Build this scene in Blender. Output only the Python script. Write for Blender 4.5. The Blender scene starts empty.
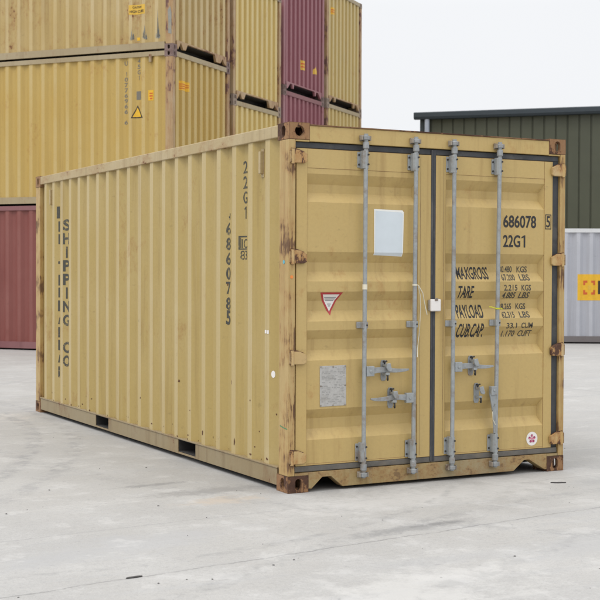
import bpy, bmesh, math, random
from mathutils import Vector, Matrix
random.seed(7)
S = bpy.context.scene
COL = S.collection
rad = math.radians

# ------------------------------------------------------------------ camera
cd = bpy.data.cameras.new('camera'); cam = bpy.data.objects.new('camera', cd); COL.objects.link(cam)
S.camera = cam
cd.sensor_width = 36; cd.sensor_fit = 'HORIZONTAL'; cd.lens = 1296.39/600*36
cd.clip_start = .1; cd.clip_end = 2000
def cam_axes(yaw, pitch, roll):
    f = Vector((math.sin(yaw)*math.cos(pitch), math.cos(yaw)*math.cos(pitch), math.sin(pitch)))
    r = Vector((math.cos(yaw), -math.sin(yaw), 0)); u = r.cross(f)
    return r*math.cos(roll)+u*math.sin(roll), u*math.cos(roll)-r*math.sin(roll), f
r_, u_, f_ = cam_axes(.4897, -.0207, .0038)
cam.matrix_world = Matrix(((r_.x, u_.x, -f_.x, -4.169), (r_.y, u_.y, -f_.y, -7.988), (r_.z, u_.z, -f_.z, 1.540), (0, 0, 0, 1)))
cd.dof.use_dof = True; cd.dof.focus_distance = 9.6; cd.dof.aperture_fstop = 7.0

# ------------------------------------------------------------------ sky and sun (overcast)
SUN_EL, SUN_AZ = rad(60), rad(256)            # azimuth clockwise from +Y: from the left, high behind thin cloud
W = bpy.data.worlds.new('World'); S.world = W; W.use_nodes = True
nt = W.node_tree; nt.nodes.clear(); N = nt.nodes.new; L = nt.links.new
out = N('ShaderNodeOutputWorld'); bg = N('ShaderNodeBackground'); bg.inputs[1].default_value = .1
sky = N('ShaderNodeTexSky'); sky.sky_type = 'NISHITA'; sky.sun_disc = False
sky.sun_elevation = SUN_EL; sky.sun_rotation = SUN_AZ; sky.dust_density = 4
hs = N('ShaderNodeHueSaturation'); hs.inputs['Saturation'].default_value = .25
L(sky.outputs[0], hs.inputs['Color'])
tc = N('ShaderNodeTexCoord'); sx = N('ShaderNodeSeparateXYZ'); L(tc.outputs['Generated'], sx.inputs[0])
rp = N('ShaderNodeValToRGB'); L(sx.outputs[2], rp.inputs[0])
rp.color_ramp.elements[0].color = (.94, .955, .98, 1); rp.color_ramp.elements[1].color = (2.2, 2.22, 2.26, 1)
rp.color_ramp.elements[0].position = .20; rp.color_ramp.elements[1].position = 1
ns = N('ShaderNodeTexNoise'); ns.inputs['Scale'].default_value = 2.2; ns.inputs['Detail'].default_value = 4
L(tc.outputs['Generated'], ns.inputs['Vector'])
mr = N('ShaderNodeMapRange'); mr.inputs[3].default_value = 9.7; mr.inputs[4].default_value = 10.5; L(ns.outputs[0], mr.inputs[0])
vm = N('ShaderNodeVectorMath'); vm.operation = 'SCALE'; L(rp.outputs[0], vm.inputs[0]); L(mr.outputs[0], vm.inputs[3])
mx = N('ShaderNodeMix'); mx.data_type = 'RGBA'; mx.inputs[0].default_value = .92
L(hs.outputs[0], mx.inputs[6]); L(vm.outputs[0], mx.inputs[7]); L(mx.outputs[2], bg.inputs[0]); L(bg.outputs[0], out.inputs[0])

sl = bpy.data.lights.new('sun', 'SUN'); sl.energy = 1.15; sl.angle = rad(24); sl.color = (1, .97, .92)
so = bpy.data.objects.new('sun', sl); COL.objects.link(so)
sd = Vector((math.sin(SUN_AZ)*math.cos(SUN_EL), math.cos(SUN_AZ)*math.cos(SUN_EL), math.sin(SUN_EL)))
so.rotation_euler = sd.to_track_quat('Z', 'Y').to_euler()
so.location = (-10, -10, 20)
S.view_settings.view_transform = 'Standard'; S.view_settings.look = 'None'
S.view_settings.exposure = 0.0; S.view_settings.gamma = 1; S.view_settings.use_curve_mapping = False
try: S.cycles.max_bounces = 6; S.cycles.use_denoising = True
except Exception: pass

# ------------------------------------------------------------------ materials
RIDGE_MATS = {}
class NT:
    def __init__(s, name):
        s.m = bpy.data.materials.new(name); s.m.use_nodes = True
        s.t = s.m.node_tree; s.t.nodes.clear()
        s.out = s.n('ShaderNodeOutputMaterial'); s.b = s.n('ShaderNodeBsdfPrincipled')
        s.l(s.b.outputs[0], s.out.inputs[0])
    def n(s, k): return s.t.nodes.new(k)
    def l(s, a, b): s.t.links.new(a, b)
    def put(s, v, i):
        if isinstance(v, bpy.types.NodeSocket): s.l(v, i)
        elif isinstance(v, tuple) and len(v) == 3 and i.type == 'RGBA': i.default_value = (*v, 1)
        else: i.default_value = v
    def coords(s, rnd=True):
        t = s.n('ShaderNodeTexCoord')
        if not rnd: return t.outputs['Object']
        oi = s.n('ShaderNodeObjectInfo'); mu = s.n('ShaderNodeMath'); mu.operation = 'MULTIPLY'; mu.inputs[1].default_value = 60
        s.l(oi.outputs['Random'], mu.inputs[0])
        a = s.n('ShaderNodeVectorMath'); a.operation = 'ADD'; s.l(t.outputs['Object'], a.inputs[0]); s.l(mu.outputs[0], a.inputs[1])
        return a.outputs[0]
    def noise(s, vec, scale, detail=4, rough=.55, stretch=None, dist=0):
        if stretch:
            m = s.n('ShaderNodeMapping'); m.inputs['Scale'].default_value = stretch; s.l(vec, m.inputs[0]); vec = m.outputs[0]
        t = s.n('ShaderNodeTexNoise'); s.l(vec, t.inputs['Vector'])
        t.inputs['Scale'].default_value = scale; t.inputs['Detail'].default_value = detail; t.inputs['Roughness'].default_value = rough
        t.inputs['Distortion'].default_value = dist
        return t.outputs[0]
    def step(s, v, a, b, lo=0., hi=1.):
        m = s.n('ShaderNodeMapRange'); m.interpolation_type = 'SMOOTHSTEP'
        s.put(v, m.inputs[0]); m.inputs[1].default_value = a; m.inputs[2].default_value = b
        m.inputs[3].default_value = lo; m.inputs[4].default_value = hi
        return m.outputs[0]
    def math(s, op, a, b=0., c=0.):
        m = s.n('ShaderNodeMath'); m.operation = op; s.put(a, m.inputs[0]); s.put(b, m.inputs[1]); s.put(c, m.inputs[2]); return m.outputs[0]
    def mix(s, f, a, b, mode='MIX'):
        m = s.n('ShaderNodeMix'); m.data_type = 'RGBA'; m.blend_type = mode
        s.put(f, m.inputs[0]); s.put(a, m.inputs[6]); s.put(b, m.inputs[7]); return m.outputs[2]
    def bump(s, h, strength=.3, dist=.005):
        b = s.n('ShaderNodeBump'); b.inputs['Strength'].default_value = strength; b.inputs['Distance'].default_value = dist
        s.l(h, b.inputs['Height']); s.l(b.outputs[0], s.b.inputs['Normal'])
    def done(s, color, rough, metal=0.):
        s.put(color, s.b.inputs['Base Color']); s.put(rough, s.b.inputs['Roughness']); s.put(metal, s.b.inputs['Metallic'])
        return s.m

def paint(name, base, rust=.3, fade=.25, streak=.3, faded=None, rustcol=(.13, .05, .024), rough=.5, scale=1.0, rust_scale=1.0, run_rust=(1, 1, .6), edge=0., edge_r=.012, core_amt=1., halo_amt=.55):
    """weathered container paint: fading, runs, grime, rust chips with their brown halo"""
    k = NT(name); v = k.coords()
    faded = faded or tuple(min(1, c*.75+.16) for c in base)
    big = k.noise(v, .9*scale, 5, .6)
    c = k.mix(k.step(big, .35, .7, 0, fade), base, faded)
    run = k.noise(v, 1.0*scale, 5, .65, (9, 9, .45))
    c = k.mix(k.step(run, .5, .78, 0, streak), c, tuple(x*y for x, y in zip(base, (.62, .55, .5))))
    run2 = k.noise(v, 1.0*scale, 4, .6, (15, 15, .8))
    c = k.mix(k.step(run2, .55, .8, 0, streak*.9), c, faded)
    fine = k.noise(v, 45*scale, 3, .7)
    c = k.mix(k.step(fine, .3, .75, .0, .14), c, tuple(x*.6 for x in base))
    # small scuffs
    sc = k.noise(v, 7*scale, 8, .75, (1, 1, 2.2))
    c = k.mix(k.step(sc, .60, .70, 0, .42), c, tuple(x*.55 for x in base))
    # rust
    patch = k.noise(v, 1.7*rust_scale, 3, .6); chip = k.noise(v, 16*rust_scale, 9, .72, run_rust)
    s_ = k.math('ADD', k.math('MULTIPLY', patch, .55), k.math('MULTIPLY', chip, .45))
    th = .735-.26*rust
    halo = k.step(s_, th-.10, th+.02, 0, halo_amt)
    c = k.mix(halo, c, (base[0]*.72, base[1]*.5, base[2]*.38))
    core = k.step(s_, th, th+.025, 0, core_amt)
    if edge:      # paint knocked off along the arrises
        bv = k.n('ShaderNodeBevel'); bv.samples = 6; bv.inputs['Radius'].default_value = edge_r
        ge = k.n('ShaderNodeNewGeometry'); dt = k.n('ShaderNodeVectorMath'); dt.operation = 'DOT_PRODUCT'
        k.l(bv.outputs[0], dt.inputs[0]); k.l(ge.outputs['Normal'], dt.inputs[1])
        e = k.math('SUBTRACT', 1., dt.outputs['Value'])
        e = k.math('ADD', e, k.math('MULTIPLY', k.math('SUBTRACT', k.noise(v, 26, 6, .75), .62), .45))
        core = k.math('MAXIMUM', core, k.step(e, .03, .14, 0, edge))
    rc = k.mix(k.noise(v, 30, 4, .6), tuple(x*.45 for x in rustcol), tuple(min(1, x*1.7) for x in rustcol))
    c = k.mix(core, c, rc)
    r = k.math('ADD', k.math('MULTIPLY', core, .3), k.step(big, .3, .7, rough-.06, rough+.12))
    dent = k.noise(v, 2.2, 2, .5)
    h = k.math('ADD', k.math('MULTIPLY', core, -.35), k.math('ADD', k.math('MULTIPLY', fine, .10), k.math('MULTIPLY', dent, 1.6)))
    k.bump(h, .30, .006)
    return k.done(c, r)

def plain(name, base, rough=.6, metal=0., var=.35, scale=12, dirt=None, dirt_amt=.4, bump=.15):
    k = NT(name); v = k.coords()
    a = k.noise(v, scale, 6, .65)
    c = k.mix(k.step(a, .3, .75, 0, var), base, tuple(x*.55 for x in base))
    if dirt:
        d = k.noise(v, scale*.35, 7, .7); c = k.mix(k.step(d, .5, .68, 0, dirt_amt), c, dirt)
    k.bump(a, bump, .003)
    return k.done(c, k.step(a, .3, .7, rough-.08, rough+.1), metal)

def worn_lettering(name, ink, under, wear=.5, rough=.6):
    k = NT(name); v = k.coords(False)
    a = k.noise(v, 55, 6, .75); b = k.noise(v, 5, 3, .6)
    s_ = k.math('ADD', k.math('MULTIPLY', a, .6), k.math('MULTIPLY', b, .4))
    th = .68-.2*wear
    return k.done(k.mix(k.step(s_, th-.03, th+.05, 0, .85), ink, under), rough)

TAN = (.56, .40, .172)
M = {}
M['tan_side'] = paint('tan side paint', (.392, .286, .096), rust=.30, fade=.5, streak=.6, faded=(.435, .338, .160))
M['tan_door'] = paint('tan door paint', (.482, .342, .126), rust=.30, fade=.4, streak=.6, faded=(.49, .366, .160), edge=.6, edge_r=.006)
M['tan_rail'] = paint('chalky rail paint', (.39, .295, .14), rust=.58, fade=.7, streak=.6, faded=(.47, .39, .25), run_rust=(1, .5, 1), edge=.6, edge_r=.01)
M['tan_low'] = paint('bottom rail paint', (.27, .205, .105), rust=.45, fade=.6, streak=.75, faded=(.30, .255, .175), edge=.5)
M['tan_post'] = paint('rusty post paint', (.435, .300, .113), rust=.74, fade=.6, streak=.85, faded=(.46, .345, .165), rustcol=(.085, .040, .022), run_rust=(3, 3, .13), rust_scale=2.4, edge=.75, core_amt=.85, halo_amt=.5)
M['tan_sill'] = paint('grimy sill paint', (.36, .255, .098), rust=.70, fade=.7, streak=.95, faded=(.27, .235, .16), rustcol=(.085, .055, .036), run_rust=(.8, .8, 1.1), rust_scale=1.9, edge=.8, core_amt=.5, halo_amt=.6)
M['hinge'] = paint('hinge paint', (.48, .325, .125), rust=.70, fade=.35, streak=.6, rustcol=(.075, .034, .02), edge=1., edge_r=.014, halo_amt=.8)
M['casting'] = paint('rusty casting', (.31, .185, .085), rust=.84, fade=.6, streak=.9, faded=(.19, .11, .068), rustcol=(.070, .034, .021), rough=.8, edge=.9, edge_r=.014)
M['galv'] = plain('galvanised steel', (.33, .35, .355), .5, .2, .5, 22, (.20, .145, .10), .6)
M['galv_old'] = plain('dull galvanised casting', (.33, .345, .35), .58, .25, .6, 18, (.20, .13, .08), .55)
M['keeper'] = plain('rusty keeper', (.31, .27, .22), .7, .1, .6, 20, (.10, .05, .028), .8)
M['rubber'] = plain('black rubber seal', (.050, .053, .058), .7, 0, .5, 9, (.12, .115, .105), .5)
M['rubber_dusty'] = plain('dusty rubber seal', (.135, .125, .11), .8, 0, .6, 9, (.19, .155, .11), .6)
M['dark'] = plain('dark underside', (.035, .032, .030), .8)
M['wood'] = plain('plywood floor', (.10, .065, .04), .8)
M['ink'] = worn_lettering('black stencil paint', (.022, .021, .022), (.36, .27, .13), .25)
M['ink_side'] = worn_lettering('faded side stencil', (.05, .048, .038), (.38, .29, .12), .48)
M['ink_grey'] = worn_lettering('greyed stencil', (.16, .145, .115), (.45, .36, .19), .35)
M['paper'] = plain('weathered paper', (.60, .66, .70), .6, 0, .12, 6, (.50, .55, .58), .4, .05)
M['paper_edge'] = plain('paper border', (.80, .80, .76), .6, 0, .15, 20)
M['white'] = plain('white vinyl', (.76, .73, .70), .45, 0, .15, 20)
M['red_vinyl'] = plain('red vinyl', (.42, .035, .04), .45, 0, .2, 20)
M['magenta'] = plain('magenta print', (.30, .035, .10), .5, 0, .2, 40)
M['pink'] = plain('pink print', (.62, .22, .30), .5, 0, .2, 40)
M['grey_print'] = plain('grey print', (.30, .30, .32), .5, 0, .3, 60)
M['plate'] = plain('aluminium data plate', (.47, .46, .44), .5, .3, .35, 30, (.28, .26, .23), .5)
M['engrave'] = plain('data plate text', (.32, .315, .30), .6, 0, .3, 60)
M['yellow'] = plain('yellow vinyl', (.72, .42, .02), .45, 0, .25, 25)
M['yellow_dirty'] = plain('faded yellow vinyl', (.68, .42, .05), .55, 0, .35, 18, (.4, .28, .1), .4)
M['orange_red'] = plain('orange red print', (.56, .10, .02), .5, 0, .25, 25)
M['black_print'] = plain('black print', (.025, .02, .015), .5)
M['tie_white'] = plain('white nylon', (.72, .68, .55), .45)
M['tie_yellow'] = plain('yellow nylon', (.55, .55, .03), .45)
M['blue_dot'] = plain('blue dot', (.14, .42, .50), .6)
M['orange_dot'] = plain('orange dot', (.80, .25, .05), .6)
M['green_line'] = plain('green paint mark', (.07, .25, .12), .6)
M['blue_scrape'] = plain('blue grey scrape', (.27, .265, .23), .7, 0, .4, 14, (.38, .28, .13), .85)
# stacked containers
# the proud ridges of the corrugated sheets take a paler colour
M['s_tan'] = paint('stack tan', (.445, .298, .076), rust=.20, fade=.35, streak=.4, faded=(.465, .34, .12))
M['s_tan_rusty'] = paint('stack pale tan', (.41, .29, .105), rust=.50, fade=.5, streak=.65, faded=(.48, .37, .185))
M['s_gold'] = paint('stack gold', (.53, .385, .118), rust=.20, fade=.3, streak=.35, faded=(.55, .43, .18))
M['s_olive'] = paint('stack khaki', (.46, .335, .112), rust=.20, fade=.3, streak=.4, faded=(.44, .355, .16))
M['s_plum'] = paint('stack plum red', (.205, .052, .068), rust=.16, fade=.35, streak=.35, faded=(.26, .10, .115))
M['s_red'] = paint('stack brown red', (.195, .053, .043), rust=.16, fade=.4, streak=.4, faded=(.235, .088, .074))
M['s_grey'] = paint('stack pale grey', (.36, .37, .41), rust=.10, fade=.4, streak=.35, faded=(.45, .46, .50))
M['s_rail_tan'] = paint('stack rail beige', (.33, .26, .15), rust=.45, fade=.5, streak=.5, faded=(.40, .335, .22))
M['s_rail_plum'] = paint('stack rail plum', (.20, .075, .08), rust=.3, fade=.5, streak=.4, faded=(.27, .14, .14))
M['s_rail_white'] = paint('stack rail white', (.60, .61, .62), rust=.2, fade=.3, streak=.2)
M['s_rail_dark'] = paint('stack rail dark', (.14, .125, .125), rust=.3, fade=.3, streak=.3, faded=(.2, .19, .19))
M['s_post'] = paint('stack post', (.38, .25, .115), rust=.72, fade=.5, streak=.8, rustcol=(.13, .065, .052), run_rust=(1.4, 1.4, .3))
M['s_post_plum'] = paint('stack post plum', (.27, .10, .11), rust=.4, fade=.5, streak=.5)
M['s_cast'] = plain('stack casting', (.20, .135, .12), .75, 0, .6, 12, (.10, .05, .04), .7)
M['s_cast_grey'] = plain('stack casting grey', (.29, .225, .175), .75, 0, .6, 12, (.15, .09, .06), .7)
def ridge_tone(key, base, faded):
    RIDGE_MATS[M[key].name] = paint(M[key].name+' chalked', base, rust=.26, fade=.7, streak=.4, faded=faded)
ridge_tone('tan_side', (.445, .340, .150), (.50, .41, .235))
ridge_tone('s_tan', (.475, .335, .112), (.50, .385, .175))
ridge_tone('s_tan_rusty', (.46, .34, .145), (.51, .41, .235))
ridge_tone('s_gold', (.575, .435, .165), (.60, .49, .25))
ridge_tone('s_olive', (.51, .385, .15), (.52, .435, .235))
ridge_tone('s_plum', (.24, .074, .09), (.30, .14, .15))
ridge_tone('s_red', (.21, .064, .053), (.25, .10, .085))
ridge_tone('s_grey', (.40, .41, .45), (.48, .49, .53))
M['clad'] = plain('olive cladding', (.066, .071, .044), .5, 0, .22, 1.2, (.054, .058, .04), .35)
M['gutter'] = plain('slate gutter', (.028, .040, .050), .45, 0, .3, 3)
M['pipe'] = plain('pale pipe', (.33, .36, .42), .45, 0, .2, 5)
M['roofing'] = plain('roof sheet', (.06, .07, .08), .5, 0, .3, 2)
M['stone'] = plain('grit', (.17, .165, .16), .8)
M['bark'] = plain('dark debris', (.045, .042, .040), .8)

# ------------------------------------------------------------------ mesh helpers
class MB:
    def __init__(s): s.v = []; s.f = []; s.mi = None
    def add(s, vs, fs):
        o = len(s.v); s.v += [tuple(v) for v in vs]; s.f += [tuple(i+o for i in f) for f in fs]; return s
    def box(s, x0, y0, z0, x1, y1, z1):
        return s.add([(x0,y0,z0),(x1,y0,z0),(x1,y1,z0),(x0,y1,z0),(x0,y0,z1),(x1,y0,z1),(x1,y1,z1),(x0,y1,z1)],
                     [(0,3,2,1),(4,5,6,7),(0,1,5,4),(1,2,6,5),(2,3,7,6),(3,0,4,7)])
    def prism(s, pts, d, fn):
        """pts: 2-D outline; fn(u,v,k) -> 3-D with k in {0,d}"""
        n = len(pts)
        return s.add([fn(u, v, 0) for u, v in pts]+[fn(u, v, d) for u, v in pts],
                     [tuple(range(n)), tuple(range(2*n-1, n-1, -1))]+[(i, i+n, (i+1) % n+n, (i+1) % n) for i in range(n)])
    def tube(s, path, r, n=12, caps=True):
        path = [Vector(p) for p in path]; rs = r if isinstance(r, (list, tuple)) else [r]*len(path)
        rings = []; o = len(s.v)
        for i, p in enumerate(path):
            d = (path[min(i+1, len(path)-1)]-path[max(i-1, 0)]).normalized()
            a = d.cross(Vector((0, 0, 1)) if abs(d.z) < .9 else Vector((1, 0, 0))).normalized(); b = d.cross(a)
            s.v += [tuple(p+rs[i]*(a*math.cos(2*math.pi*k/n)+b*math.sin(2*math.pi*k/n))) for k in range(n)]
        for i in range(len(path)-1):
            for k in range(n):
                q = o+i*n
                s.f.append((q+k, q+(k+1) % n, q+n+(k+1) % n, q+n+k))
        if caps:
            s.f.append(tuple(o+k for k in range(n-1, -1, -1))); s.f.append(tuple(o+(len(path)-1)*n+k for k in range(n)))
        return s
    def mesh(s, name, smooth=None):
        me = bpy.data.meshes.new(name); me.from_pydata(s.v, [], s.f); me.validate()
        if s.mi: me.polygons.foreach_set('material_index', s.mi); me.update()
        bm = bmesh.new(); bm.from_mesh(me); bmesh.ops.recalc_face_normals(bm, faces=bm.faces); bm.to_mesh(me); bm.free()
        if smooth: me.shade_smooth(); me.set_sharp_from_angle(angle=rad(smooth))
        return me
    def build(s, name, mat, parent=None, bevel=0, smooth=None):
        return link(name, s.mesh(name, smooth), mat, parent, bevel)
def link(name, me, mat, parent=None, bevel=0):
    o = bpy.data.objects.new(name, me); COL.objects.link(o)
    two = len(me.polygons) and any(p.material_index for p in me.polygons)
    if not me.materials:
        me.materials.append(mat)
        if two: me.materials.append(RIDGE_MATS.get(mat.name, mat))
    if two: o.material_slots[1].link = 'OBJECT'; o.material_slots[1].material = RIDGE_MATS.get(mat.name, mat)
    if o.material_slots[0].material != mat:
        o.material_slots[0].link = 'OBJECT'; o.material_slots[0].material = mat
    if parent: o.parent = parent
    if bevel:
        b = o.modifiers.new('bevel', 'BEVEL'); b.width = bevel; b.segments = 2; b.limit_method = 'ANGLE'; b.angle_limit = rad(35)
    return o
def thing(name, label, cat, loc=(0, 0, 0), rz=0, group=None):
    o = bpy.data.objects.new(name, None); COL.objects.link(o); o.location = loc; o.rotation_euler = (0, 0, rz)
    o.empty_display_size = .3
    tag(o, label, cat, group); return o
def tag(o, label, cat, group=None):
    o['label'] = label; o['category'] = cat
    if group: o['group'] = group

def project(bm, fn, ub=(), vb=()):
    """cut a flat (u,v) mesh along the fold lines of the surface it lies on and fold it there"""
    us = [v.co.x for v in bm.verts]; vs = [v.co.y for v in bm.verts]
    for b in ub:
        if min(us) < b < max(us): bmesh.ops.bisect_plane(bm, geom=bm.verts[:]+bm.edges[:]+bm.faces[:], plane_co=(b, 0, 0), plane_no=(1, 0, 0))
    for b in vb:
        if min(vs) < b < max(vs): bmesh.ops.bisect_plane(bm, geom=bm.verts[:]+bm.edges[:]+bm.faces[:], plane_co=(0, b, 0), plane_no=(0, 1, 0))
    for v in bm.verts: v.co = fn(v.co.x, v.co.y)
def text_bm(items, bold=.012):
    """items: (string, u0, v0, u1, v1) filled into its box; returns one flat bmesh"""
    bm = bmesh.new()
    for txt, u0, v0, u1, v1 in items:
        if txt == '1':
            w_, h_ = u1-u0, v1-v0; sw_ = w_*(.42 if w_ > .03 else .55)
            bm.faces.new([bm.verts.new((u0+w_*a, v0+h_*b, 0)) for a, b in ((1, 0), (1, 1), (1-.6*sw_/w_, 1), (0, .86), (0, .74), (1-sw_/w_, .82), (1-sw_/w_, 0))]); continue
        c = bpy.data.curves.new('t', 'FONT'); c.body = txt; c.offset = bold; c.resolution_u = 4
        o = bpy.data.objects.new('t', c); COL.objects.link(o)
        bpy.context.view_layer.update()
        me = bpy.data.meshes.new_from_object(o.evaluated_get(bpy.context.evaluated_depsgraph_get()))
        xs = [v.co.x for v in me.vertices]; ys = [v.co.y for v in me.vertices]
        a, b, d, e = min(xs), max(xs), min(ys), max(ys)
        for v in me.vertices:
            v.co = (u0+(v.co.x-a)/(b-a)*(u1-u0), v0+(v.co.y-d)/(e-d)*(v1-v0), 0)
        bm.from_mesh(me)
        bpy.data.objects.remove(o); bpy.data.curves.remove(c); bpy.data.meshes.remove(me)
    return bm
def poly_bm(polys):
    bm = bmesh.new()
    for p in polys: bm.faces.new([bm.verts.new((u, v, 0)) for u, v in p])
    return bm
def rect(u0, v0, u1, v1): return [(u0, v0), (u1, v0), (u1, v1), (u0, v1)]
def ngon(cu, cv, ru, rv, n=24, a0=0, a1=2*math.pi): return [(cu+ru*math.cos(a0+(a1-a0)*i/n), cv+rv*math.sin(a0+(a1-a0)*i/n)) for i in range(n)]
def decal(name, bm, fn, mat, parent, ub=(), vb=(), label=None):
    project(bm, fn, ub, vb); me = bpy.data.meshes.new(name); bm.to_mesh(me); bm.free()
    o = link(name, me, mat, parent)
    if label: o['label'] = label
    return o

def interp(tab, t):
    if t <= tab[0][0]: return tab[0][1]
    for (a, da), (b, db) in zip(tab, tab[1:]):
        if a <= t <= b: return da+(db-da)*(t-a)/(b-a) if b > a else db
    return tab[-1][1]
def corr(t0, t1, phase, pitch, depth, frac=(.244, .257, .246)):
    """fold lines of a trapezoid corrugation between t0 and t1: [(t, inward depth)]"""
    tab = []
    k = math.floor((t0-phase)/pitch)-1
    a, b, c = frac[0]*pitch, (frac[0]+frac[1])*pitch, (frac[0]+frac[1]+frac[2])*pitch
    while phase+k*pitch < t1+pitch:
        q = phase+k*pitch; tab += [(q, depth), (q+a, 0), (q+b, 0), (q+c, depth)]; k += 1
    res = [(t0, interp(tab, t0))]+[p for p in tab if t0+.004 < p[0] < t1-.004]+[(t1, interp(tab, t1))]
    return res
def fold_panel(tab, z0, z1, fn, nz=1):
    mb = MB(); n = len(tab)
    vs = [fn(t, d, z0+(z1-z0)*j/nz) for j in range(nz+1) for t, d in tab]
    fs = [(j*n+i, j*n+i+1, (j+1)*n+i+1, (j+1)*n+i) for j in range(nz) for i in range(n-1)]
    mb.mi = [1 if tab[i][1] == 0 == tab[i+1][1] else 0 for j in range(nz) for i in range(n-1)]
    return mb.add(vs, fs)

def plate_hole(mb, w, h, hole, fn, depth):
    """rectangular plate w x h with an outline hole (centre-based) and a collar going inward"""
    ang = sorted(set([math.atan2(v, u) for u, v in hole]+[math.atan2(sv*h/2, su*w/2) for su in (-1, 1) for sv in (-1, 1)]))
    def edge(a):
        c, s_ = math.cos(a), math.sin(a); k = min(w/2/abs(c) if abs(c) > 1e-9 else 1e9, h/2/abs(s_) if abs(s_) > 1e-9 else 1e9); return c*k, s_*k
    hp = [(math.atan2(v, u), u, v) for u, v in hole]; hp.sort()
    def inner(a):
        for i in range(len(hp)):
            a0, u0, v0 = hp[i]; a1, u1, v1 = hp[(i+1) % len(hp)]
            if i == len(hp)-1: a1 += 2*math.pi
            for aa in (a, a+2*math.pi):
                if a0-1e-9 <= aa <= a1+1e-9:
                    t = (aa-a0)/(a1-a0) if a1 > a0 else 0; return u0+(u1-u0)*t, v0+(v1-v0)*t
        return hp[0][1:]
    n = len(ang); vs = []
    for a in ang: vs.append(fn(*edge(a), 0))
    for a in ang: vs.append(fn(*inner(a), 0))
    for a in ang: vs.append(fn(*inner(a), depth))
    fs = []
    for i in range(n):
        j = (i+1) % n
        fs += [(i, j, n+j, n+i), (n+i, n+j, 2*n+j, 2*n+i)]
    mb.add(vs, fs)
def slot(rw, rh, n=20):
    r = min(rw, rh); pts = []
    for i in range(n):
        a = 2*math.pi*i/n+.01; c, s_ = math.cos(a), math.sin(a)
        pts.append((r*c+(rw-r)*(1 if c > 0 else -1), r*s_+(rh-r)*(1 if s_ > 0 else -1)))
    return pts
def casting_mesh(fx, fy, fz, round_end=False):
    """corner casting with its outer corner at the origin; fx, fy, fz say which way it extends inward"""
    lx, ly, lz = .162, .178, .118
    mb = MB()
    P = lambda x, y, z: (fx*x, fy*y, fz*z)
    hole = ngon(0, 0, .036, .036, 20, .01, .01+2*math.pi) if round_end else slot(.0255, .04)
    plate_hole(mb, lx, lz, hole, lambda u, v, d: P(lx/2+u, d, lz/2+v), .028)
    plate_hole(mb, ly, lz, slot(.0255, .04), lambda u, v, d: P(d, ly/2+u, lz/2+v), .028)
    plate_hole(mb, lx, ly, slot(.032, .062), lambda u, v, d: P(lx/2+u, ly/2+v, d), .028)
    mb.add([P(lx, 0, 0), P(lx, ly, 0), P(lx, ly, lz), P(lx, 0, lz)], [(0, 1, 2, 3)])
    mb.add([P(0, ly, 0), P(lx, ly, 0), P(lx, ly, lz), P(0, ly, lz)], [(0, 1, 2, 3)])
    mb.add([P(0, 0, lz), P(lx, 0, lz), P(lx, ly, lz), P(0, ly, lz)], [(0, 1, 2, 3)])
    me = mb.mesh('corner_casting')
    bm = bmesh.new(); bm.from_mesh(me); bmesh.ops.remove_doubles(bm, verts=bm.verts, dist=.0002); bm.to_mesh(me); bm.free()
    return me

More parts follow.
